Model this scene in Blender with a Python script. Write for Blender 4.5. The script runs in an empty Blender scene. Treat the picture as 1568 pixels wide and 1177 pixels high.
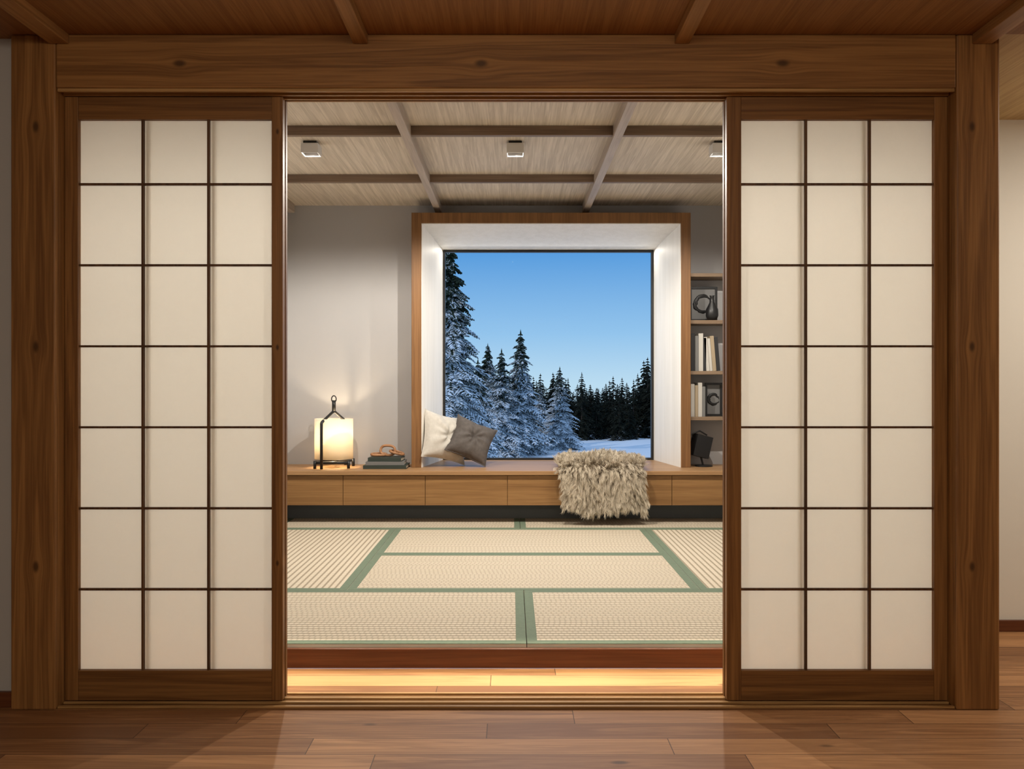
import bpy, math, random
import numpy as np
from mathutils import Vector, Matrix, Euler
random.seed(7); np.random.seed(7)
S = bpy.context.scene
COL = S.collection
H = 1.15

# ------------------------------------------------------------ materials
def new_mat(name):
    m = bpy.data.materials.new(name); m.use_nodes = True
    nt = m.node_tree; nt.nodes.clear()
    out = nt.nodes.new('ShaderNodeOutputMaterial')
    return m, nt, out
class N:
    def __init__(s, nt): s.nt = nt
    def n(s, t, **k):
        nd = s.nt.nodes.new(t)
        for a, b in k.items(): setattr(nd, a, b)
        return nd
    def l(s, a, b): s.nt.links.new(a, b)
    def m(s, op, a, b=None, c=None, clamp=False):
        nd = s.n('ShaderNodeMath', operation=op); nd.use_clamp = clamp
        for i, v in enumerate((a, b, c)):
            if v is None: continue
            if isinstance(v, (int, float)): nd.inputs[i].default_value = v
            else: s.l(v, nd.inputs[i])
        return nd.outputs[0]
    def mr(s, v, a, b, c=0., d=1., smooth=True):
        nd = s.n('ShaderNodeMapRange'); nd.interpolation_type = 'SMOOTHSTEP' if smooth else 'LINEAR'
        s.l(v, nd.inputs[0])
        for i, x in enumerate((a, b, c, d)): nd.inputs[i+1].default_value = x
        return nd.outputs[0]
    def mix(s, f, a, b, bt='MIX'):
        nd = s.n('ShaderNodeMix', data_type='RGBA', blend_type=bt)
        if isinstance(f, (int, float)): nd.inputs[0].default_value = f
        else: s.l(f, nd.inputs[0])
        for i, v in ((6, a), (7, b)):
            if isinstance(v, (tuple, list)): nd.inputs[i].default_value = (*v[:3], 1)
            else: s.l(v, nd.inputs[i])
        return nd.outputs[2]
    def comb(s, x, y, z):
        nd = s.n('ShaderNodeCombineXYZ')
        for i, v in enumerate((x, y, z)):
            if isinstance(v, (int, float)): nd.inputs[i].default_value = v
            else: s.l(v, nd.inputs[i])
        return nd.outputs[0]
    def sep(s, v):
        nd = s.n('ShaderNodeSeparateXYZ'); s.l(v, nd.inputs[0]); return nd.outputs
    def noise(s, v, scale, detail=3, rough=.5, dist=0.):
        nd = s.n('ShaderNodeTexNoise'); s.l(v, nd.inputs['Vector'])
        nd.inputs['Scale'].default_value = scale; nd.inputs['Detail'].default_value = detail
        nd.inputs['Roughness'].default_value = rough; nd.inputs['Distortion'].default_value = dist
        return nd.outputs[0]
    def bsdf(s, out, color, rough=.5, bump=None, bs=.2, bd=.002, spec=.5, metal=0.):
        b = s.n('ShaderNodeBsdfPrincipled')
        if isinstance(color, (tuple, list)): b.inputs['Base Color'].default_value = (*color[:3], 1)
        else: s.l(color, b.inputs['Base Color'])
        if isinstance(rough, (int, float)): b.inputs['Roughness'].default_value = rough
        else: s.l(rough, b.inputs['Roughness'])
        b.inputs['Specular IOR Level'].default_value = spec; b.inputs['Metallic'].default_value = metal
        if bump is not None:
            bn = s.n('ShaderNodeBump'); bn.inputs['Strength'].default_value = bs; bn.inputs['Distance'].default_value = bd
            s.l(bump, bn.inputs['Height']); s.l(bn.outputs[0], b.inputs['Normal'])
        s.l(b.outputs[0], out.inputs[0]); return b

def plain(name, color, rough=.6, var=.06, nscale=8, bs=.1, spec=.4, metal=0.):
    m, nt, out = new_mat(name); g = N(nt)
    tc = g.n('ShaderNodeTexCoord').outputs['Object']
    f = g.noise(tc, nscale, 4)
    c2 = tuple(max(0, c*(1-var*2)) for c in color)
    col = g.mix(f, c2, color)
    f2 = g.noise(tc, 180, 3)
    g.bsdf(out, col, rough, f2, bs, .001, spec, metal)
    return m

def wood(name, dark, light, axis='X', grain=1., rough=.5, knots=None, bump=.15, wavew=.24, spec=.3):
    m, nt, out = new_mat(name); g = N(nt)
    tc = g.n('ShaderNodeTexCoord').outputs['Object']
    xyz = list(g.sep(tc)); ai = 'XYZ'.index(axis)
    kmask = None
    if knots:
        for (period, off, caxis, cval, r) in knots:
            ci = 'XYZ'.index(caxis)
            uu = g.m('SUBTRACT', g.m('FLOORED_MODULO', g.m('ADD', xyz[ai], off), period), period/2)
            vv = g.m('SUBTRACT', xyz[ci], cval)
            uu2 = g.m('MULTIPLY', uu, .55)
            d2 = g.m('ADD', g.m('MULTIPLY', uu2, uu2), g.m('MULTIPLY', vv, vv))
            e = g.m('EXPONENT', g.m('MULTIPLY', d2, -1./((2.2*r)**2)))
            xyz[ci] = g.m('SUBTRACT', xyz[ci], g.m('MULTIPLY', g.m('MULTIPLY', vv, e), .75))
            km = g.mr(g.m('SQRT', d2), r*.25, r*1.0, .85, 0)
            kmask = km if kmask is None else g.m('MAXIMUM', kmask, km)
    sc = [17., 17., 17.]; sc[ai] = .5
    v = g.comb(*[g.m('MULTIPLY', xyz[i], sc[i]*grain) for i in range(3)])
    n1 = g.noise(v, 1., 4, .55, .5)
    sc2 = [130., 130., 130.]; sc2[ai] = 2.5
    v2 = g.comb(*[g.m('MULTIPLY', xyz[i], sc2[i]) for i in range(3)])
    n2 = g.noise(v2, 1., 3, .6)
    ring = g.m('PINGPONG', g.m('MULTIPLY', n1, 13.), 1.)
    f = g.m('ADD', g.m('MULTIPLY', n1, .8), g.m('MULTIPLY', g.m('SUBTRACT', ring, .5), wavew))
    f = g.m('ADD', f, g.m('MULTIPLY', g.m('SUBTRACT', n2, .5), .7))
    f = g.mr(f, .0, .8)
    col = g.mix(f, dark, light)
    if kmask is not None:
        col = g.mix(kmask, col, tuple(c*.35 for c in dark))
    g.bsdf(out, col, rough, f, bump, .0015, spec)
    return m

def planks(name, dark, light, width=.12, length=1.15, rough=.5):
    m, nt, out = new_mat(name); g = N(nt)
    tc = g.n('ShaderNodeTexCoord').outputs['Object']
    x, y, z = g.sep(tc)
    ry = g.m('DIVIDE', y, width); row = g.m('FLOOR', ry); fy = g.m('FRACT', ry)
    w1 = g.n('ShaderNodeTexWhiteNoise', noise_dimensions='1D'); g.l(row, w1.inputs['W'])
    ux = g.m('DIVIDE', g.m('ADD', x, g.m('MULTIPLY', w1.outputs[0], 5.)), length)
    cx = g.m('FLOOR', ux); fx = g.m('FRACT', ux)
    w2 = g.n('ShaderNodeTexWhiteNoise', noise_dimensions='2D'); g.l(g.comb(row, cx, 0), w2.inputs['Vector'])
    rnd = w2.outputs[0]
    v = g.comb(g.m('ADD', g.m('MULTIPLY', x, 1.1), g.m('MULTIPLY', rnd, 40)), g.m('ADD', g.m('MULTIPLY', y, 16), g.m('MULTIPLY', rnd, 17)), 0)
    n1 = g.noise(v, 1., 5, .6, 1.)
    v2 = g.comb(g.m('MULTIPLY', x, 4), g.m('MULTIPLY', y, 120), rnd)
    n2 = g.noise(v2, 1., 3)
    ring = g.m('PINGPONG', g.m('MULTIPLY', n1, 8.), 1.)
    f = g.m('ADD', g.m('MULTIPLY', n1, .6), g.m('MULTIPLY', ring, .22))
    f = g.m('ADD', f, g.m('MULTIPLY', g.m('SUBTRACT', n2, .5), .45))
    f = g.m('ADD', f, g.m('MULTIPLY', g.m('SUBTRACT', rnd, .5), .6))
    f = g.mr(f, .05, .85)
    col = g.mix(f, dark, light)
    vo = g.n('ShaderNodeTexVoronoi'); vo.inputs['Scale'].default_value = 1.
    g.l(g.comb(g.m('MULTIPLY', x, 2.6), g.m('MULTIPLY', y, 6.), 0), vo.inputs['Vector'])
    col = g.mix(g.mr(vo.outputs['Distance'], .03, .10, .75, 0), col, tuple(c*.3 for c in dark))
    ey = g.m('MINIMUM', fy, g.m('SUBTRACT', 1., fy)); ex = g.m('MULTIPLY', g.m('MINIMUM', fx, g.m('SUBTRACT', 1., fx)), length/width)
    e = g.mr(g.m('MINIMUM', ex, ey), .004, .018)
    col = g.mix(e, tuple(c*.35 for c in dark), col)
    g.bsdf(out, col, rough, e, .3, .001, .3)
    return m

def tatami(name, axis):
    m, nt, out = new_mat(name); g = N(nt)
    tc = g.n('ShaderNodeTexCoord').outputs['Object']
    x, y, z = g.sep(tc)
    a, b = (x, y) if axis == 'X' else (y, x)
    rb = g.m('DIVIDE', b, .034); row = g.m('FLOOR', rb); fr = g.m('FRACT', rb)
    rib = g.m('ABSOLUTE', g.m('SUBTRACT', fr, .5))
    w1 = g.n('ShaderNodeTexWhiteNoise', noise_dimensions='1D'); g.l(row, w1.inputs['W'])
    ua = g.m('FRACT', g.m('ADD', g.m('DIVIDE', a, .024), g.m('MULTIPLY', w1.outputs[0], 1.)))
    dash = g.m('ABSOLUTE', g.m('SUBTRACT', ua, .5))
    w = g.m('ADD', g.mr(rib, .24, .46, 1, 0), g.mr(dash, .2, .5, 0, -.4))
    n = g.noise(g.comb(g.m('MULTIPLY', a, 60), g.m('MULTIPLY', b, 250), 0), 1., 3)
    n3 = g.noise(tc, 3., 3)
    w = g.m('ADD', w, g.m('MULTIPLY', g.m('SUBTRACT', n, .5), .9), clamp=True)
    col = g.mix(w, (.28, .23, .16), (.67, .59, .47))
    col = g.mix(g.m('MULTIPLY', n3, .25), col, (.50, .44, .34))
    g.bsdf(out, col, .7, w, .5, .003, .2)
    return m

M = {}
DK, LT = (.145, .061, .017), (.36, .178, .058)
M['header'] = wood('wood_header', DK, LT, 'X', .9, .5, [(1.066, .642, 'Z', H+1.134, .018)], .2)
M['postL'] = wood('wood_post_l', DK, LT, 'Z', .9, .5, [(.777, .659, 'X', -1.683, .016)], .2)
M['postR'] = wood('wood_post_r', DK, LT, 'Z', .9, .5, [(.777, .659, 'X', 1.626, .014)], .2)
M['stileV'] = wood('wood_stile_v', (.12, .049, .014), (.30, .145, .046), 'Z', 1., .45, [(.777, .659, 'X', -.845, .008)], .2)
M['stileH'] = wood('wood_rail_h', (.11, .046, .014), (.27, .128, .04), 'X', 1., .45, None, .2)
M['muntin'] = wood('wood_muntin', (.05, .022, .009), (.14, .065, .026), 'Z', 1., .5)
M['track'] = wood('wood_track', (.24, .13, .045), (.52, .31, .13), 'X', 1., .4)
M['shadow_batten'] = wood('wood_shadow_batten', (.45, .35, .22), (.70, .58, .42), 'Z', 1., .5)
M['hallceil'] = wood('wood_hall_ceiling', (.20, .087, .026), (.33, .152, .048), 'Y', 1.9, .6)
M['ply'] = wood('wood_plywood', (.42, .27, .12), (.60, .42, .20), 'Y', 1., .6)
M['hallbeam'] = wood('wood_hall_beam', (.22, .105, .036), (.40, .21, .08), 'Y', 1., .5)
M['roomceil'] = wood('wood_room_ceiling', (.42, .36, .28), (.72, .64, .53), 'Y', 2.4, .6, None, .04, .1)
M['roombeamY'] = wood('wood_room_beam_y', (.34, .28, .23), (.48, .41, .35), 'Y', 1., .5)
M['roombeamX_shaded'] = wood('wood_room_beam_x_shaded', (.13, .09, .065), (.24, .17, .12), 'X', 1., .5)  # darker tone than the long beams: shade of the unlit fronts in the colour
M['cab'] = wood('wood_cabinet', (.18, .088, .030), (.33, .18, .07), 'X', 1.2, .45, None, .06, .12)
M['cabtop'] = wood('wood_bench_top', (.28, .155, .07), (.42, .25, .12), 'X', .9, .4, None, .06, .15)
M['winframe'] = wood('wood_window_frame', (.14, .066, .025), (.25, .125, .048), 'Z', 1., .45)
M['shelf'] = wood('wood_shelf', (.14, .09, .055), (.24, .17, .11), 'X', 1., .5)
M['fascia'] = wood('wood_fascia', (.09, .028, .012), (.17, .058, .024), 'X', .8, .3, None, .1)
M['floor'] = planks('wood_floor', (.19, .080, .030), (.48, .245, .105))
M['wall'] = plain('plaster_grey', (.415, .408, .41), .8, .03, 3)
M['hallwall'] = plain('plaster_cream', (.76, .72, .64), .8, .03, 3)
M['reveal'] = wood('painted_white_boards', (.78, .75, .68), (.92, .89, .83), 'Z', 1., .5, None, .1, .1)
M['black'] = plain('black_metal', (.012, .012, .013), .4, .1)
M['toe'] = plain('toe_kick_slate', (.10, .115, .125), .6)
M['fixture'] = plain('fixture_white', (.70, .69, .67), .4)
M['tatX'] = tatami('tatami_x', 'X'); M['tatY'] = tatami('tatami_y', 'Y')
M['heri'] = plain('tatami_green_border', (.17, .225, .155), .8, .15, 60, .3)
M['tatside'] = plain('tatami_core', (.75, .70, .60), .8)

def paper_mat(name, col, tr, var=.97):
    m, nt, out = new_mat(name); g = N(nt)
    tc = g.n('ShaderNodeTexCoord').outputs['Object']
    f = g.noise(tc, 35, 5, .65, 1.)
    c = g.mix(f, tuple(x*var for x in col), col)
    d = g.n('ShaderNodeBsdfDiffuse'); t = g.n('ShaderNodeBsdfTranslucent'); mx = g.n('ShaderNodeMixShader')
    g.l(c, d.inputs[0]); g.l(c, t.inputs[0]); mx.inputs[0].default_value = tr
    g.l(d.outputs[0], mx.inputs[1]); g.l(t.outputs[0], mx.inputs[2]); g.l(mx.outputs[0], out.inputs[0])
    return m
M['paper'] = paper_mat('shoji_paper', (.96, .945, .90), .6)
M['shade'] = paper_mat('lamp_paper', (.95, .90, .78), .4)

def glass_mat():
    m, nt, out = new_mat('window_glass'); g = N(nt)
    t = g.n('ShaderNodeBsdfTransparent'); gl = g.n('ShaderNodeBsdfGlossy'); gl.inputs['Roughness'].default_value = .0
    fr = g.n('ShaderNodeFresnel'); fr.inputs[0].default_value = 1.45
    mx = g.n('ShaderNodeMixShader'); g.l(g.m('MULTIPLY', fr.outputs[0], .006), mx.inputs[0])
    g.l(t.outputs[0], mx.inputs[1]); g.l(gl.outputs[0], mx.inputs[2]); g.l(mx.outputs[0], out.inputs[0])
    return m
M['glass'] = glass_mat()

# ------------------------------------------------------------ mesh builder
class MB:
    def __init__(s): s.v = []; s.f = []; s.mi = []; s.mats = []; s.sm = []
    def mid(s, m):
        if m not in s.mats: s.mats.append(m)
        return s.mats.index(m)
    def add(s, vs, fs, m, smooth=False):
        o = len(s.v); s.v += [tuple(p) for p in vs]; k = s.mid(m)
        for f in fs: s.f.append(tuple(i+o for i in f)); s.mi.append(k); s.sm.append(smooth)
        return s
    def hexa(s, p, m):
        return s.add(p, [(0,3,2,1),(4,5,6,7),(0,1,5,4),(1,2,6,5),(2,3,7,6),(3,0,4,7)], m)
    def box(s, x0, x1, y0, y1, z0, z1, m, mat=None):
        p = [(x0,y0,z0),(x1,y0,z0),(x1,y1,z0),(x0,y1,z0),(x0,y0,z1),(x1,y0,z1),(x1,y1,z1),(x0,y1,z1)]
        if mat is not None: p = [mat @ Vector(q) for q in p]
        return s.hexa(p, m)
    def tube(s, pts, r, m, seg=10, closed=False):
        pts = [Vector(p) for p in pts]; n = len(pts); vs = []; fs = []
        rr = r if isinstance(r, (list, tuple)) else [r]*n
        prev = None
        for i, p in enumerate(pts):
            if closed: t = pts[(i+1) % n]-pts[i-1]
            else: t = pts[min(i+1, n-1)]-pts[max(i-1, 0)]
            t.normalize()
            if prev is None:
                a = Vector((0,0,1)) if abs(t.z) < .9 else Vector((1,0,0))
                u = t.cross(a).normalized()
            else: u = (prev - t*prev.dot(t)).normalized()
            prev = u; w = t.cross(u)
            for k in range(seg):
                an = 2*math.pi*k/seg; vs.append(p+(u*math.cos(an)+w*math.sin(an))*rr[i])
        for i in range(n if closed else n-1):
            j = (i+1) % n
            for k in range(seg):
                k2 = (k+1) % seg
                fs.append((i*seg+k, i*seg+k2, j*seg+k2, j*seg+k))
        if not closed:
            fs.append(tuple(range(seg-1, -1, -1))); fs.append(tuple((n-1)*seg+k for k in range(seg)))
        return s.add(vs, fs, m, True)
    def lathe(s, prof, c, m, seg=48, closed=False):
        vs = []; fs = []; n = len(prof)
        for k in range(seg):
            a = 2*math.pi*k/seg
            for (r, z) in prof: vs.append((c[0]+r*math.cos(a), c[1]+r*math.sin(a), c[2]+z))
        for k in range(seg):
            k2 = (k+1) % seg
            for i in range(n if closed else n-1):
                j = (i+1) % n
                fs.append((k*n+i, k2*n+i, k2*n+j, k*n+j))
        return s.add(vs, fs, m, True)
    def obj(s, name, bevel=0, parent=None, seg=2):
        me = bpy.data.meshes.new(name); me.from_pydata(s.v, [], s.f)
        for m in s.mats: me.materials.append(M[m] if isinstance(m, str) else m)
        me.polygons.foreach_set('material_index', s.mi); me.polygons.foreach_set('use_smooth', s.sm)
        me.update()
        o = bpy.data.objects.new(name, me); COL.objects.link(o)
        if bevel:
            b = o.modifiers.new('bevel', 'BEVEL'); b.width = bevel; b.segments = seg; b.limit_method = 'ANGLE'; b.angle_limit = .7
        if parent: o.parent = parent
        return o
def empty(name):
    e = bpy.data.objects.new(name, None); COL.objects.link(e); return e

# ------------------------------------------------------------ hall shell
FC = H+1.237
RC = H+1.47
TT = H-1.055
BT = H-.655
MB().box(-4, 4, -3, 3.44, -.08, 0, 'floor').box(1.96, 4, 3.44, 4.1, -.08, 0, 'floor').obj('floor')
MB().box(-4, 4, -3, 3.0, FC, FC+.08, 'hallceil').box(-4, 1.725, 3.0, 3.164, FC, FC+.08, 'hallceil').obj('ceiling_hall')
MB().box(1.725, 4, 3.0, 4.1, FC, FC+.08, 'ply').obj('ceiling_hall_bay')
MB().box(-4.1, -4, -3, 3.1, 0, FC, 'hallwall').obj('wall_hall_left')
MB().box(4, 4.1, -3, 4.1, 0, FC, 'hallwall').obj('wall_hall_right')
MB().box(-4, 4, -3.1, -3, 0, FC, 'hallwall').obj('wall_hall_rear')
MB().box(-4, -1.775, 3.04, 3.14, 0, FC, 'wall').obj('wall_hall_front_left')
MB().box(1.96, 4, 3.97, 4.07, 0, FC, 'hallwall').obj('wall_hall_front_right')
MB().box(-4, -1.775, 3.022, 3.04, 0, .055, 'fascia').obj('baseboard_left', .003)
MB().box(1.96, 4, 3.95, 3.97, 0, .052, 'fascia').obj('baseboard_right', .003)
MB().box(-1.611, 1.569, 3.0, 3.12, H+1.048, FC-.001, 'header').box(-1.611, 1.569, 3.12, 3.162, H+1.066, FC-.001, 'header').obj('header_beam', .004)
MB().box(-1.772, -1.613, 3.0, 3.16, 0, FC-.001, 'postL').obj('post', .006)
MB().box(1.571, 1.724, 3.0, 3.16, 0, FC-.001, 'postR').obj('post', .006)
MB().box(-2.0, 1.72, 3.165, 3.21, H+1.09, RC, 'wall').obj('wall_lintel')
tr = MB()
for y in (3.012, 3.052, 3.094, 3.116):
    tr.box(-1.61, 1.568, y-.006, y+.006, H+1.037, H+1.048, 'track')
tr.obj('trim_upper_track', .001)
sl = MB(); sl.box(-1.61, 1.568, 3.005, 3.15, 0, .004, 'stileH')
for y in (3.012, 3.052, 3.094, 3.14):
    sl.box(-1.61, 1.568, y-.006, y+.006, .004, .011, 'track')
sl.obj('trim_sill_track', .001)
for x, w in ((-1.60, .035), (-.535, .026), (.60, .026), (1.66, .035)):
    MB().box(x-w, x+w, -3, 2.999, FC-.035, FC, 'hallbeam').obj('ceiling_beam', .003)
MB().box(1.726, 1.79, 3.165, 3.43, 0, RC, 'hallwall').box(1.726, 1.96, 3.42, 3.455, 0, RC, 'hallwall').box(1.9, 1.96, 3.455, 4.07, 0, RC, 'hallwall').obj('wall_hall_return')

# ------------------------------------------------------------ shoji doors
def shoji(x0, x1, px0, px1, mx, nm):
    r = empty(nm)
    y0, y1 = 3.058, 3.088
    zt, zb = H+1.036, .012
    pt, pb = H+.955, H-1.03
    MB().box(x0, px0, y0, y1, zb, zt, 'stileV').box(px1, x1, y0, y1, zb, zt, 'stileV').obj('stiles', .002, r)
    MB().box(px0, px1, y0+.001, y1-.001, pt, zt, 'stileH').box(px0, px1, y0+.001, y1-.001, zb, pb, 'stileH').obj('rails', .002, r)
    g = MB()
    zs = [H+.723-.2925*i for i in range(6)]
    for z in zs: g.box(px0, px1, y0+.006, y0+.018, z-.0038, z+.0038, 'muntin')
    for x in mx: g.box(x-.0038, x+.0038, y0+.003, y0+.018, pb-.02, pt+.02, 'muntin')
    g.obj('lattice', .0008, r)
    MB().box(px0-.004, px1+.004, y0+.0185, y0+.0192, pb-.005, pt+.005, 'paper').obj('paper', 0, r)
    ya, yb = 3.10, 3.122
    b = MB().box(x0, px0-.012, ya, yb, zb, zt, 'stileV').box(px1+.012, x1, ya, yb, zb, zt, 'stileV')
    b.box(px0-.012, px1+.012, ya, yb, pt+.03, zt, 'stileH').box(px0-.012, px1+.012, ya, yb, zb, pb-.03, 'stileH')
    sgn = 1 if x0 < 0 else -1
    for x in mx: b.box(x+sgn*.016-.008, x+sgn*.016+.008, y0+.030, y0+.038, pb-.0, pt+.0, 'shadow_batten')  # strips added behind the paper, offset inward to cast a soft shadow band
    b.obj('rear_leaf', .001, r)
    return r
shoji(-1.611, -.826, -1.563, -.866, (-1.333, -1.096), 'shoji_screen')
shoji(.774, 1.569, .826, 1.521, (1.061, 1.291), 'shoji_screen')

# ------------------------------------------------------------ tatami room shell
XL, XR = -1.9, 1.9
YB = 6.98
MB().box(XL-.1, XL, 3.165, YB+.2, 0, RC, 'wall').obj('wall_left')
MB().box(XR, XR+.1, 4.07, YB+.2, 0, RC, 'wall').obj('wall_right')
hx0, hx1, hz1 = -.716, 1.335, H+1.273
wb = MB()
wb.box(XL-.1, hx0, YB, 7.45, 0, RC, 'wall').box(hx1, XR+.1, YB, 7.45, 0, RC, 'wall')
wb.box(hx0, hx1, YB, 7.45, hz1, RC, 'wall').box(hx0, hx1, YB, 7.45, 0, BT-.035, 'wall')
wb.obj('wall_back')
MB().box(XL-.1, XR+.1, 3.0, 7.45, RC, RC+.1, 'roomceil').obj('ceiling')
cb = MB()
for x in (-1.8, -.60, .60, 1.8): cb.box(x-.026, x+.026, 3.21, 6.93, RC-.07, RC, 'roombeamY')
cb.obj('ceiling_beams_long', .003)
cb = MB()
for y in (3.72, 4.84, 5.96): cb.box(XL, XR, y-.018, y+.018, RC-.055, RC, 'roombeamX_shaded')
cb.obj('ceiling_beams_cross', .003)
MB().box(XL, XR, 3.44, 3.458, 0, TT-.015, 'fascia').obj('trim_step_fascia', .003)
MB().box(XL, XR, 3.458, YB, 0, TT-.05, 'fascia').obj('floor_platform')
MB().box(XL, -1.762, 3.459, 6.69, TT-.05, TT, 'fascia').obj('trim_floor_edge')
def mat_(x0, x1, y0, y1, ax):
    b = .042; g = .0015; x0 += g; x1 -= g; y0 += g; y1 -= g
    o = MB()
    o.box(x0, x1, y0, y1, TT-.05, TT-.003, 'tatside')
    o.box(x0+b, x1-b, y0+b, y1-b, TT-.003, TT-.001, 'tatX' if ax == 'X' else 'tatY')
    for q in ((x0, x1, y0, y0+b), (x0, x1, y1-b, y1), (x0, x0+b, y0+b, y1-b), (x1-b, x1, y0+b, y1-b)):
        o.box(*q, TT-.003, TT, 'heri')
    o.obj('tatami_mat', .0006, None, 1)
cx = .06
Y0, Y1, Y2, Y3 = 3.46, 4.36, 5.29, 6.22
mat_(cx-1.82, cx, Y0, Y1, 'X'); mat_(cx, cx+1.82, Y0, Y1, 'X')
mat_(cx-.91, cx+.91, Y1, Y2, 'X'); mat_(cx-.91, cx+.91, Y2, Y3, 'X')
mat_(cx-1.82, cx-.91, Y1, Y3, 'Y'); mat_(cx+.91, cx+1.82, Y1, Y3, 'Y')
mat_(cx-1.82, cx, Y3, 6.97, 'X'); mat_(cx, cx+1.82, Y3, 6.97, 'X')

# ------------------------------------------------------------ bench cabinet
c = empty('window_bench_cabinet')
MB().box(XL, XR, 6.43, 6.98, BT-.032, BT, 'cabtop').box(hx0, hx1, 6.98, 7.38, BT-.032, BT, 'cabtop').obj('bench_top', .003, c)
MB().box(XL, XR, 6.475, 6.98, BT-.265, BT-.033, 'cab').obj('carcass', 0, c)
fr = MB(); seams = [XL, -1.285, -.66, -.035, .59, 1.216, XR]
for a, b in zip(seams[:-1], seams[1:]): fr.box(a+.0018, b-.0018, 6.455, 6.4745, BT-.263, BT-.038, 'cab')
fr.obj('drawer_fronts', .0015, c)
MB().box(XL, XR, 6.70, 6.98, TT, BT-.266, 'toe').obj('toe_kick', 0, c)

# ------------------------------------------------------------ window
w = empty('window_1')
f = MB(); ox0, ox1, oz = -.794, 1.411, H+1.356
f.box(ox0, hx0, 6.70, YB, BT, oz, 'winframe').box(hx1, ox1, 6.70, YB, BT, oz, 'winframe')
f.box(hx0, hx1, 6.70, YB, hz1, oz, 'winframe'); f.obj('wood_surround', .003, w)
wx0, wx1, wz = -.598, 1.229, H+1.167
ya, yb = 6.712, 7.40
lv = MB()
e = .004
lv.hexa([(hx0,ya,BT),(hx0+e,ya,BT),(wx0,yb,BT),(hx0,yb,BT),(hx0,ya,hz1),(hx0+e,ya,hz1-e),(wx0,yb,wz),(hx0,yb,hz1)], 'reveal')
lv.hexa([(hx1-e,ya,BT),(hx1,ya,BT),(hx1,yb,BT),(wx1,yb,BT),(hx1-e,ya,hz1-e),(hx1,ya,hz1),(hx1,yb,hz1),(wx1,yb,wz)], 'reveal')
lv.hexa([(hx0+e,ya,hz1-e),(hx1-e,ya,hz1-e),(wx1,yb,wz),(wx0,yb,wz),(hx0,ya,hz1),(hx1,ya,hz1),(hx1,yb,hz1),(hx0,yb,hz1)], 'reveal')
lv.obj('splayed_reveal', 0, w)
k = MB(); t = .018
k.box(wx0, wx0+t, 7.375, 7.42, BT, wz, 'black').box(wx1-t, wx1, 7.375, 7.42, BT, wz, 'black')
k.box(wx0+t, wx1-t, 7.375, 7.42, wz-t, wz, 'black').box(wx0+t, wx1-t, 7.375, 7.42, BT, BT+t, 'black')
k.obj('black_frame', .001, w)
MB().box(wx0+t, wx1-t, 7.396, 7.402, BT+t, wz-t, 'glass').obj('glass', 0, w)

# ------------------------------------------------------------ shelf unit + contents
sh = empty('wall_shelf_unit')
s_ = MB(); sz = [H+.868, H+.496, H+.093, H-.27]
for z in sz: s_.box(ox1, XR, 6.73, YB, z-.014, z+.014, 'shelf')
s_.obj('shelf_boards', .002, sh)
def cmat(n, c, r=.6):
    M[n] = plain(n, c, r); return n
cols = [cmat('book_white', (.50, .48, .44)), cmat('book_black', (.02, .02, .022)), cmat('book_tan', (.34, .27, .18)), cmat('book_grey', (.16, .16, .155)), cmat('book_green', (.03, .042, .034)), cmat('book_page', (.50, .45, .36))]
def shelf_books(x, z, specs, nm):
    o = MB()
    for (w_, h_, cidx, lean) in specs:
        mt = Matrix.Translation((x, 0, z)) @ Matrix.Rotation(lean, 4, 'Y')
        o.box(0, w_-.001, 6.76, 6.764, 0, h_, cols[cidx], mt)
        o.box(0, .002, 6.764, 6.93, 0, h_, cols[cidx], mt); o.box(w_-.003, w_-.001, 6.764, 6.93, 0, h_, cols[cidx], mt)
        o.box(.002, w_-.003, 6.764, 6.925, .003, h_-.004, 'book_page', mt)
        x += w_ + .001
    return o.obj(nm, .0006)
shelf_books(1.425, sz[2]+.014, [(.032,.30,1,0),(.028,.28,3,0),(.036,.30,0,0),(.024,.265,1,0),(.026,.27,0,-.08),(.022,.26,0,-.08),(.03,.28,2,-.08),(.03,.27,1,-.08)], 'shelf_books')
shelf_books(1.425, sz[3]+.014, [(.03,.26,0,0),(.026,.25,2,0),(.032,.27,0,0),(.024,.24,3,0)], 'shelf_books')
M['artpaper'] = plain('art_paper', (.16, .16, .16), .7)
def picture(x0, x1, z0, h, nm, seed):
    r = empty(nm); rnd = random.Random(seed)
    y = 6.86; o = MB(); t = .018; z1 = z0+h
    o.box(x0, x0+t, y, y+.02, z0, z1, 'black').box(x1-t, x1, y, y+.02, z0, z1, 'black').box(x0+t, x1-t, y, y+.02, z0, z0+t, 'black').box(x0+t, x1-t, y, y+.02, z1-t, z1, 'black')
    o.obj('frame', .001, r)
    a = MB().box(x0+t, x1-t, y+.01, y+.02, z0+t, z1-t, 'artpaper')
    mx, mz = (x0+x1)/2, (z0+z1)/2; R = min(x1-x0, h)*.26
    for q in range(3):
        pts = [(mx+rnd.uniform(-.008,.008)+R*(1+.15*q)*math.cos(t2), y+.0095, mz+R*1.25*(1-.1*q)*math.sin(t2)) for t2 in np.linspace(.3*q, 5.4+.3*q, 22)]
        a.tube(pts, [.002+.009*math.sin(i/21*math.pi) for i in range(22)], 'black', 6)
    a.obj('artwork', 0, r)
picture(1.435, 1.66, sz[1]+.014, .28, 'framed_picture', 1)
picture(1.56, 1.70, sz[3]+.014, .27, 'framed_picture', 2)
MB().lathe([(.0,0),(.035,0),(.05,.04),(.048,.09),(.018,.15),(.016,.19),(.022,.2),(.018,.2),(.012,.19),(.012,.1),(0,.1)], (1.60, 6.79, sz[1]+.014), 'black').obj('black_vase')
o = MB()
zz = BT
mt = Matrix.Translation((1.51, 6.80, zz+.16)) @ Euler((0, .25, .3)).to_matrix().to_4x4()
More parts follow.
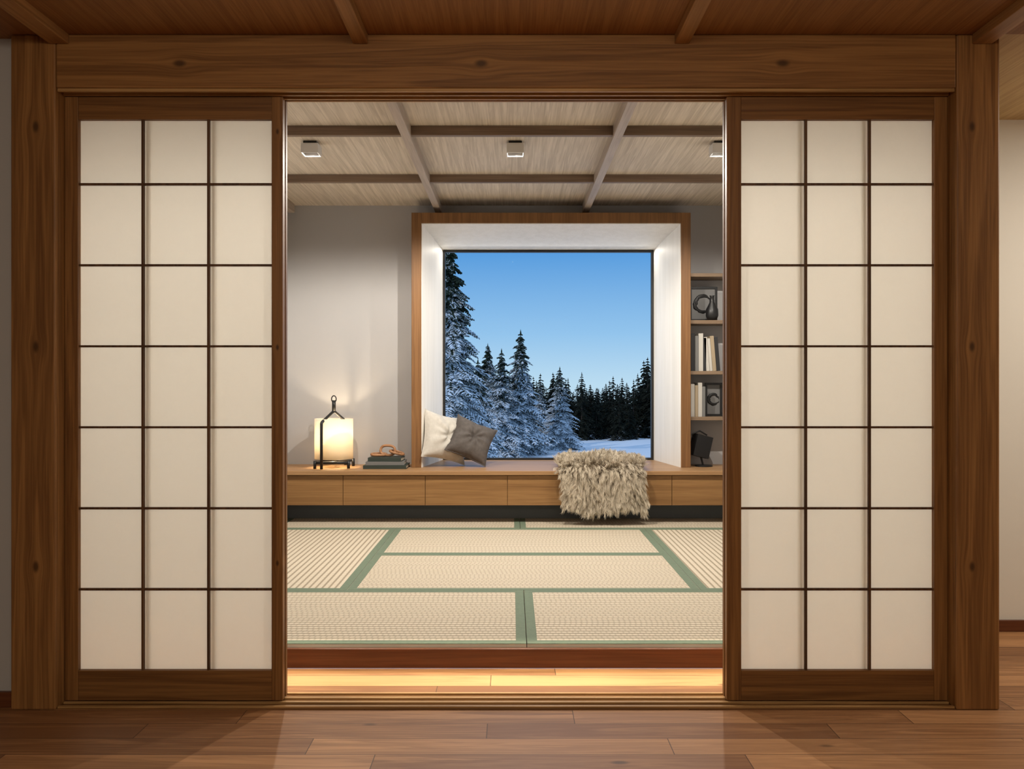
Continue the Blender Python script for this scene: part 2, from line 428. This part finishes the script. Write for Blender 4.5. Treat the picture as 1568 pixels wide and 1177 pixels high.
o.box(-.07, .07, -.045, .045, -.085, .09, 'black', mt)
o.tube([(1.51, 6.80, zz+.09), (1.53, 6.80, zz+.012)], .008, 'black')
o.tube([(1.45, 6.80, zz+.22), (1.44, 6.78, zz+.26), (1.50, 6.78, zz+.285), (1.56, 6.79, zz+.25)], .006, 'black')
o.lathe([(0,0),(.07,0),(.07,.01),(.0,.012)], (1.535, 6.80, zz), 'black')
o.obj('black_sculpture', .012, None, 3)

# ------------------------------------------------------------ ceiling spot fixtures
FY = 5.16
for x in (-1.22, .02, 1.26):
    r = empty('ceiling_spotlight')
    o = MB(); z0 = RC-.075; a = .052
    o.box(x-a, x+a, FY-a, FY-a+.006, z0, RC-.022, 'fixture').box(x-a, x+a, FY+a-.006, FY+a, z0, RC-.022, 'fixture')
    o.box(x-a, x-a+.006, FY-a+.006, FY+a-.006, z0, RC-.022, 'fixture').box(x+a-.006, x+a, FY-a+.006, FY+a-.006, z0, RC-.022, 'fixture')
    o.box(x-a, x+a, FY-a, FY+a, RC-.022, RC-.016, 'fixture')
    o.box(x-.04, x+.04, FY-.04, FY+.04, RC-.016, RC, 'black')
    o.obj('housing', .002, r)

# ------------------------------------------------------------ lamp
lx, ly = -1.41, 6.72
L = empty('table_lamp')
o = MB(); R = .15
o.lathe([(R,.07),(R,.385),(R-.002,.385),(R-.002,.07)], (lx, ly, BT), 'shade', 64, True); o.obj('paper_shade', 0, L)
o = MB()
fl = (lx-.062, ly-.162); br = (lx+.06, ly+.162)
o.tube([(fl[0], fl[1], BT+.001), (fl[0], fl[1], BT+.352), (fl[0]+.002, fl[1]+.004, BT+.362), (lx-.008, ly-.01, BT+.436), (lx, ly, BT+.445), (lx, ly, BT+.50)], .0115, 'black', 12)
o.tube([(br[0], br[1], BT+.004), (br[0], br[1], BT+.352), (br[0]-.002, br[1]-.004, BT+.362), (lx+.008, ly+.01, BT+.436), (lx, ly, BT+.445)], .0115, 'black', 12)
o.tube([(lx, ly, BT+.445), (lx, ly, BT+.53)], .015, 'black', 12)
pts = [(lx+.018*math.cos(a), ly, BT+.54+.026*math.sin(a)) for a in np.linspace(0, 2*math.pi, 24, endpoint=False)]
o.tube(pts, .0045, 'black', 8, True)
o.obj('handle_frame', 0, L)
o = MB()
o.tube([(lx-.125, ly-.13, BT+.045), (lx+.135, ly-.10, BT+.045)], .012, 'black', 10)
o.tube([(lx-.125, ly+.10, BT+.045), (lx+.135, ly+.10, BT+.045)], .009, 'black', 10)
for (a, b) in ((lx-.12, ly-.13), (lx+.135, ly-.10), (lx-.12, ly+.10), (lx+.135, ly+.10)):
    o.tube([(a, b, BT+.001), (a, b, BT+.062)], .012, 'black', 10)
o.tube([(lx, ly-.11, BT+.045), (lx, ly+.10, BT+.045)], .008, 'black', 8)
o.obj('base', 0, L)
MB().lathe([(0,.0),(.012,0),(.014,.03),(.028,.06),(.03,.08),(.018,.105),(0,.11)], (lx, ly, BT+.055), 'fixture', 24).obj('bulb_socket', 0, L)

# ------------------------------------------------------------ books + wooden link knot
r = empty('stacked_books')
def flatbook(x0, x1, y0, y1, z0, h, m, rot=0):
    o = MB(); cxx, cyy = (x0+x1)/2, (y0+y1)/2
    mt = Matrix.Translation((cxx, cyy, z0)) @ Matrix.Rotation(rot, 4, 'Z')
    hx, hy = (x1-x0)/2, (y1-y0)/2
    o.box(-hx, hx, -hy, hy, 0, .004, m, mt).box(-hx, hx, -hy, hy, h-.004, h, m, mt).box(-hx, hx, -hy, -hy+.004, .004, h-.004, m, mt)
    o.box(-hx+.004, hx-.004, -hy+.004, hy-.004, .004, h-.004, 'book_page', mt)
    o.obj('book', .0008, r)
flatbook(-1.155, -.82, 6.58, 6.83, BT, .028, 'book_green')
flatbook(-1.14, -.84, 6.59, 6.82, BT+.0285, .026, 'book_grey', .03)
flatbook(-1.12, -.86, 6.61, 6.81, BT+.055, .030, 'book_green', -.04)
M['linkwood'] = wood('wood_links', (.20, .09, .04), (.42, .22, .11), 'X', 2., .45)
lk = empty('wooden_link_knot')
def link(c_, rot, a=.05, b=.032):
    mt = Matrix.Translation(c_) @ Euler(rot).to_matrix().to_4x4()
    pts = [mt @ Vector((a*math.copysign(abs(math.cos(t))**.8, math.cos(t)), b*math.copysign(abs(math.sin(t))**.8, math.sin(t)), 0)) for t in np.linspace(0, 2*math.pi, 28, endpoint=False)]
    MB().tube(pts, .0105, 'linkwood', 10, True).obj('link', 0, lk)
zt = BT+.088
link((-1.05, 6.70, zt+.016), (.1, 0, .3), .058, .036); link((-.98, 6.70, zt+.048), (1.35, .05, -.15), .058, .038); link((-.91, 6.71, zt+.030), (.25, .22, .5), .055, .034)

# ------------------------------------------------------------ cushions
def fabric(name, c1, c2):
    m, nt, out = new_mat(name); g = N(nt)
    tc = g.n('ShaderNodeTexCoord').outputs['Object']
    x, y, z = g.sep(tc)
    wv = g.m('ADD', g.m('SINE', g.m('MULTIPLY', x, 1500)), g.m('SINE', g.m('MULTIPLY', z, 1500)))
    n = g.noise(tc, 40, 4)
    f_ = g.m('ADD', g.m('MULTIPLY', wv, .1), n)
    g.bsdf(out, g.mix(f_, c1, c2), .9, f_, .3, .002, .15); return m
M['cush1'] = fabric('cushion_linen', (.42, .40, .36), (.60, .57, .52))
M['cush2'] = fabric('cushion_taupe', (.068, .060, .056), (.14, .124, .115))
def cushion(name, m, a, t, loc, rot, seed):
    rs = np.random.RandomState(seed); n = 40; vs = []; fs = []
    ph = rs.uniform(0, 6.28, 6)
    def P(u, v, s):
        x = a*u*(.88+.12*v*v); z = a*v*(.88+.12*u*u)
        th = t*((1-u**4)*(1-v**4))**.55*(1-.35*(u*u+v*v)/2)
        rr = math.hypot(u, v); an = math.atan2(v, u)
        th *= 1 + .07*math.sin(5*an+ph[0])*rr + .06*math.sin(9*an+ph[1]+3*rr)*rr
        th -= t*.42*math.exp(-(rr/.16)**2) - t*.12*math.sin(7*an+ph[2])*math.exp(-((rr-.3)/.2)**2)
        z -= .025*a*(1-u*u)
        return (x, s*th, z)
    for s in (-1, 1):
        o = len(vs)
        for i in range(n+1):
            for j in range(n+1):
                vs.append(P(-1+2*i/n, -1+2*j/n, s))
        for i in range(n):
            for j in range(n):
                q = [o+i*(n+1)+j, o+(i+1)*(n+1)+j, o+(i+1)*(n+1)+j+1, o+i*(n+1)+j+1]
                fs.append(tuple(q if s < 0 else q[::-1]))
    b = MB(); b.add(vs, fs, m, True)
    ed = [(-1+2*i/n, -1) for i in range(n)]+[(1, -1+2*i/n) for i in range(n)]+[(1-2*i/n, 1) for i in range(n)]+[(-1, 1-2*i/n) for i in range(n)]
    b.tube([P(u, v, 1) for u, v in ed], .0035, m, 6, True)
    ob = b.obj(name); ob.rotation_euler = rot; ob.location = loc
    bpy.context.view_layer.update()
    zmin = min((ob.matrix_world @ vv.co).z for vv in ob.data.vertices)
    ob.location.z += BT+.001-zmin
    return ob
cushion('cushion', 'cush1', .200, .090, (-.545, 6.83, BT+.2), (-.30, .22, .58), 1)
cushion('cushion', 'cush2', .175, .095, (-.325, 6.81, BT+.2), (-.55, .40, .12), 2)

# ------------------------------------------------------------ sheepskin throw
def sheepskin():
    m, nt, out = new_mat('sheepskin_fur'); g = N(nt)
    at = g.n('ShaderNodeAttribute'); at.attribute_name = 'fur'
    r_, t_, _ = g.sep(at.outputs['Vector'])
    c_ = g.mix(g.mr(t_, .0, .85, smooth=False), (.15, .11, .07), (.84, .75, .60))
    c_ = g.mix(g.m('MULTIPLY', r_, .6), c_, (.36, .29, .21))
    g.bsdf(out, c_, .7, spec=.2); M['fur'] = m
    rs = np.random.RandomState(3)
    r = empty('sheepskin_throw')
    x0, x1 = .37, 1.0
    rad = .045; yc = 6.44; zc = BT-.022
    L1 = 6.93-yc; L2 = math.pi/2*rad; L3 = .235; Lt = L1+L2+L3
    def surf(u, s):
        d = s*Lt
        wob = .03*math.sin(u*9+1)+.02*math.sin(u*17)
        nar = .95+.05*math.sin(s*3.14)
        x = (x0+x1)/2+(u-.5)*(x1-x0)*nar + .01*math.sin(s*8)
        hump = .03*(1-(2*u-1)**4)*min(1, s*5)*(1+.5*math.sin(u*11+s*7))
        if d < L1: a = 0; p = Vector((x, yc+(L1-d)+wob*(1-s), zc+rad))
        elif d < L1+L2:
            a = (d-L1)/rad; p = Vector((x, yc-rad*math.sin(a), zc+rad*math.cos(a)))
        else: a = math.pi/2; p = Vector((x, yc-rad, zc-(d-L1-L2)+wob*.5*min(1, (d-L1-L2)/.1)))
        nrm = Vector((0, -math.sin(a), math.cos(a))); tan = Vector((0, -math.cos(a), -math.sin(a)))
        return p+nrm*hump, nrm, tan
    n, mm = 24, 60; vs = []; fs = []
    for i in range(n+1):
        for j in range(mm+1):
            p, nn, _t = surf(i/n, j/mm); vs.append(p - nn*.004)
    for i in range(n):
        for j in range(mm):
            fs.append((i*(mm+1)+j, (i+1)*(mm+1)+j, (i+1)*(mm+1)+j+1, i*(mm+1)+j+1))
    M['hide'] = plain('sheep_hide', (.20, .15, .10), .9)
    hd_ = MB().add(vs, fs, 'hide', True).obj('hide', 0, r)
    so = hd_.modifiers.new('thick', 'SOLIDIFY'); so.thickness = .005
    V = []; F = []; A = []
    ncl = 2600
    cl = [(rs.rand(), rs.rand()) for _ in range(ncl)]
    for (cu, cs) in cl:
        p0, nn, tt = surf(cu, cs); xd = Vector((1, 0, 0))
        k = -nn.y
        ln = rs.uniform(.06, .10) if k > .5 else rs.uniform(.055, .095)
        edge = (cu-.5)*.7
        dr = (nn*(.85-.45*k) + tt*(.30+.65*k) + xd*(rs.normal(0, .38)+edge) + Vector((0, rs.normal(0,.22), rs.normal(0,.14)))).normalized()
        tip = p0 + dr*ln
        if k > .5: tip.z -= .012
        if tip.z < BT+.02 and p0.y > yc: tip.z = BT+.02
        crand = rs.rand(); curl = Vector(rs.normal(0, .008, 3))
        for _ in range(24):
            a = surf(min(1, max(0, cu+rs.normal(0, .016))), min(1, max(0, cs+rs.normal(0, .016))))[0]
            tp = tip + Vector(rs.normal(0, .0055, 3)) - dr*rs.uniform(0, .03)
            md = (a+tp)/2 + nn*.012 + curl + Vector(rs.normal(0, .003, 3))
            wd = Vector((1, 0, 0))*.00075 if abs(dr.x) < .8 else Vector((0, 0, 1))*.00075
            wd = (wd + Vector(rs.normal(0, .0003, 3)))
            q1 = (a*.5+md*.5)+nn*.006; q2 = (md*.5+tp*.5)+nn*.004+curl*.5
            b_ = len(V); ra = min(1, max(0, crand*.6+rs.rand()*.4))
            for (q, kk, tv) in ((a, 1, 0), (q1, 1, .25), (md, .95, .5), (q2, .75, .75)):
                V.append(q-wd*kk); V.append(q+wd*kk); A += [(ra, tv, 0)]*2
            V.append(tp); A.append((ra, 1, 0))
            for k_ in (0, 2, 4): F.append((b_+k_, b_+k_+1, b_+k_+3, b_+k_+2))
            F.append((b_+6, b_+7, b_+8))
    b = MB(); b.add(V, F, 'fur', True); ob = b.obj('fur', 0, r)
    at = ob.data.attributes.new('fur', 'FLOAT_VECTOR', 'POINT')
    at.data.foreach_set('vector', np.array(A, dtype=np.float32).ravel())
sheepskin()

# ------------------------------------------------------------ outdoors
def snow_tree_mat(name, amt, green, snowc):
    m, nt, out = new_mat(name); g = N(nt)
    ge = g.n('ShaderNodeNewGeometry'); nz = g.sep(ge.outputs['Normal'])[2]
    tc = g.n('ShaderNodeTexCoord').outputs['Object']
    oz_ = g.sep(tc)[2]
    n = g.noise(tc, 9., 4, .6); n2 = g.noise(tc, 60., 2)
    f = g.m('ADD', g.m('ADD', nz, g.m('MULTIPLY', g.m('SUBTRACT', n, .5), 1.8)), g.m('MULTIPLY', g.m('SUBTRACT', n2, .5), .9))
    f = g.m('ADD', f, g.m('MULTIPLY', g.m('SUBTRACT', .55, oz_), .9))
    f = g.mr(f, amt, amt+.3)
    g.bsdf(out, g.mix(f, green, snowc), .8, spec=.1); return m
M['spruce'] = snow_tree_mat('spruce_snow', .34, (.026, .036, .022), (.80, .86, .93))
M['sprucefar'] = snow_tree_mat('spruce_far', 1.35, (.016, .018, .012), (.40, .43, .48))
M['trunk'] = plain('bark', (.06, .04, .03), .9)
def spruce_mesh(seed, levels, nb, nt_, mat, ws=1.):
    rs = np.random.RandomState(seed); Hh, R = 1.0, .23
    P0 = []; P1 = []; W = []; HH = []
    for li in range(levels):
        t = (li+rs.rand()*.6)/levels
        if t > .985: continue
        z = .05+.93*t
        Lb = R*(1-t)**.85*(.85+.3*math.sin(li*1.7))+.006
        nbb = max(4, int(nb*(1-.5*t)))
        for k in range(nbb):
            az = rs.rand()*2*math.pi; Lk = Lb*rs.uniform(.6, 1.2)
            d = np.array([math.cos(az), math.sin(az), 0]); sd = np.array([-math.sin(az), math.cos(az), 0])
            dr = rs.uniform(.45, .75)
            def bp(s): return d*Lk*s + np.array([0, 0, z + Lk*(.12*s-dr*s**1.3)+.0])
            prev = bp(.0)
            for j in range(nt_):
                s = .15+.85*(j+1)/nt_
                q = bp(s)
                P0.append(prev); P1.append(q); W.append((.008+.010*(1-t))*ws); HH.append(.006*ws)
                for sg in (-1, 1):
                    tl = Lk*.36*(1.15-s)*rs.uniform(.7, 1.3)+.006
                    e = q + d*tl*.6 + sd*sg*tl*.9 + np.array([0, 0, -tl*rs.uniform(.2, .8)])
                    P0.append(q); P1.append(e); W.append((.005+tl*.14)*ws); HH.append(.0045*ws)
                prev = q
    P0.append(np.array([0, 0, .93])); P1.append(np.array([0, 0, 1.0])); W.append(.006); HH.append(.005)
    P0 = np.array(P0); P1 = np.array(P1); W = np.array(W)[:, None]; HH = np.array(HH)[:, None]
    D = P1-P0; D /= np.linalg.norm(D, axis=1)[:, None]+1e-9
    up = np.array([0, 0, 1.])[None].repeat(len(D), 0)
    sd = np.cross(D, up); nn = np.linalg.norm(sd, axis=1)[:, None]; sd = np.where(nn > 1e-3, sd/np.maximum(nn, 1e-3), np.array([[1., 0, 0]]))
    U = np.cross(sd, D); Mi = P0*.45+P1*.55
    n = len(P0); V = np.stack([P0, P1, Mi+sd*W, Mi-sd*W, Mi+U*HH*1.6, Mi-U*HH], 1).reshape(-1, 3)
    base = (np.arange(n)*6)[:, None, None]
    T = np.array([[0,2,4],[2,1,4],[1,3,4],[3,0,4],[2,0,5],[1,2,5],[3,1,5],[0,3,5]])[None]
    Fc = (base+T).reshape(-1, 3)
    b = MB(); b.add(V.tolist(), Fc.tolist(), mat)
    b.tube([(0, 0, -.05), (0, 0, .5), (0, 0, .95)], [.014, .008, .002], 'trunk', 8)
    me = bpy.data.meshes.new('spruce_mesh'); me.from_pydata(b.v, [], b.f)
    for m in b.mats: me.materials.append(M[m])
    me.polygons.foreach_set('material_index', b.mi); me.update(); return me
near = [spruce_mesh(11, 84, 18, 11, 'spruce', .5)] + [spruce_mesh(s, 60, 15, 8, 'spruce', .72) for s in (12, 13)]
far = [spruce_mesh(s, 30, 9, 4, 'sprucefar') for s in (21, 22)]
GZ = H-5.0
def tree(px, py_top, py_base, me, nm, wid=1., dist=None, rot=0, parent=None):
    d = dist or 5.0*1300/(py_base-588)
    hgt = (588-py_top)/1300*d + 5.0
    o = bpy.data.objects.new(nm, me); COL.objects.link(o)
    o.location = ((px-784)/1300*d, d, GZ); o.scale = (hgt*wid, hgt*wid, hgt); o.rotation_euler = (0, 0, rot)
    if parent: o.parent = parent
N_ = 'snowy_spruce'
tree(688, 355, 0, near[0], N_, .95, 34, 1)
tree(797, 503, 693, near[1], N_, 1.1, 60, 2)
tree(768, 532, 693, near[2], N_, 1.15, 58, 3)
tree(747, 524, 690, near[0], N_, 1.05, 66, 4)
tree(732, 548, 690, near[1], N_, 1.2, 52, 5)
tree(857, 560, 687, near[2], N_, 1.2, 64, 1.2)
tree(826, 588, 687, near[0], N_, 1.3, 66, 2.2)
tree(640, 420, 0, near[2], N_, 1, 40, .3)
tree(590, 470, 0, near[1], N_, 1, 48, .8)
tree(1120, 500, 0, near[0], N_, 1, 60, 1.8)
tree(1190, 440, 0, near[2], N_, 1, 50, 2.8)
fo = empty('distant_forest')
rs = np.random.RandomState(5)
for i in range(95):
    px = 700+ i*4.8 + rs.uniform(-4, 4)
    top = rs.uniform(568, 598)
    if 985 < px < 1010: top = rs.uniform(545, 560)
    tree(px, top, 0, far[i % 2], 'spruce', rs.uniform(.9, 1.3), rs.uniform(76, 90), rs.uniform(0, 6), fo)
for i in range(90):
    px = 560+ i*8 + rs.uniform(-4, 4)
    tree(px, rs.uniform(584, 600), 0, far[i % 2], 'spruce', 1.6, rs.uniform(92, 104), rs.uniform(0, 6), fo)
m, nt, out = new_mat('snow'); g = N(nt)
tc = g.n('ShaderNodeTexCoord').outputs['Object']
n = g.noise(tc, .5, 5); g.bsdf(out, g.mix(n, (.74, .81, .90), (.90, .93, .96)), .8, g.noise(tc, 1.5, 5), .5, .15, .2); M['snow'] = m
vs = []; fs = []; nx, ny = 90, 110
from mathutils import noise as mn
for i in range(nx+1):
    for j in range(ny+1):
        x = -60+120*i/nx; y = 9+141*(j/ny)
        z = GZ + .35*mn.noise(Vector((x*.12, y*.12, 0))) + .18*mn.noise(Vector((x*.5, y*.5, 3))) + .9*math.exp(-((x-3.2)/2.6)**2-((y-50)/5)**2)*.9 + .4*math.exp(-((x+1.5)/3)**2-((y-49)/5)**2)
        vs.append((x, y, z))
for i in range(nx):
    for j in range(ny):
        a = i*(ny+1)+j; fs.append((a, a+ny+1, a+ny+2, a+1))
MB().add(vs, fs, 'snow', True).obj('snow_ground')

# ------------------------------------------------------------ world + lights
wd = bpy.data.worlds.new('World'); S.world = wd; wd.use_nodes = True
nt = wd.node_tree; nt.nodes.clear(); g = N(nt)
tc = g.n('ShaderNodeTexCoord').outputs['Generated']
z = g.sep(tc)[2]
rp = g.n('ShaderNodeValToRGB'); g.l(z, rp.inputs[0])
cr = rp.color_ramp; cr.elements[0].position = 0.0; cr.elements[0].color = (.50, .72, .88, 1)
cr.elements[1].position = 1.; cr.elements[1].color = (.36, .53, .80, 1)
e_ = cr.elements.new(.06); e_.color = (.29, .55, .84, 1)
e_ = cr.elements.new(.16); e_.color = (.085, .32, .72, 1)
e_ = cr.elements.new(.4); e_.color = (.26, .44, .75, 1)
bg = g.n('ShaderNodeBackground'); g.l(rp.outputs[0], bg.inputs[0]); bg.inputs[1].default_value = 1.0
wo = g.n('ShaderNodeOutputWorld'); g.l(bg.outputs[0], wo.inputs[0])

def light(kind, name, loc, energy, color, rot=(0, 0, 0), **k):
    l = bpy.data.lights.new(name, kind); l.energy = energy; l.color = color
    for a, b in k.items(): setattr(l, a, b)
    o = bpy.data.objects.new(name, l); COL.objects.link(o); o.location = loc; o.rotation_euler = rot; return o
WARM = (1., .80, .58); NEU = (1., .925, .82)
for x, e in ((-1.22, 100), (.02, 150), (1.26, 100)):
    light('SPOT', 'spot_lamp', (x, FY, RC-.078), e, NEU, (0, 0, 0), spot_size=math.radians(168), spot_blend=.3, shadow_soft_size=.02)
light('AREA', 'led_strip_entry', (-.03, 3.29, RC-.03), 9, (1., .90, .70), (0, 0, 0), shape='RECTANGLE', size=3.2, size_y=.02, spread=math.radians(12))
light('AREA', 'led_strip_window', (.31, 7.34, wz-.001), 6, NEU, (math.radians(-20), 0, 0), shape='RECTANGLE', size=1.78, size_y=.012)
light('POINT', 'lamp_bulb', (lx, ly, BT+.24), 9., (1., .78, .52), shadow_soft_size=.025)
light('AREA', 'hall_fill_light', (0, -.8, FC-.12), 54, (1., .84, .64), (math.radians(50), 0, 0), shape='RECTANGLE', size=2.6, size_y=.5)  # unseen fill added behind the camera, tilted to light header and screens
light('AREA', 'hall_side_lamp', (2.9, 2.9, FC-.02), 26, NEU, (0, 0, 0), shape='DISK', size=.3)
light('SUN', 'sun', (0, 0, 30), .9, (1., .93, .84), (math.radians(62), 0, math.radians(-50)), angle=.01)

# ------------------------------------------------------------ camera
cam = bpy.data.cameras.new('camera'); co = bpy.data.objects.new('camera', cam); COL.objects.link(co)
co.location = (0, 0, H); co.rotation_euler = (math.pi/2, 0, 0)
cam.sensor_width = 36; cam.lens = 36*1300/1568; cam.clip_end = 500
S.camera = co
S.view_settings.view_transform = 'Standard'
S.view_settings.look = 'None'
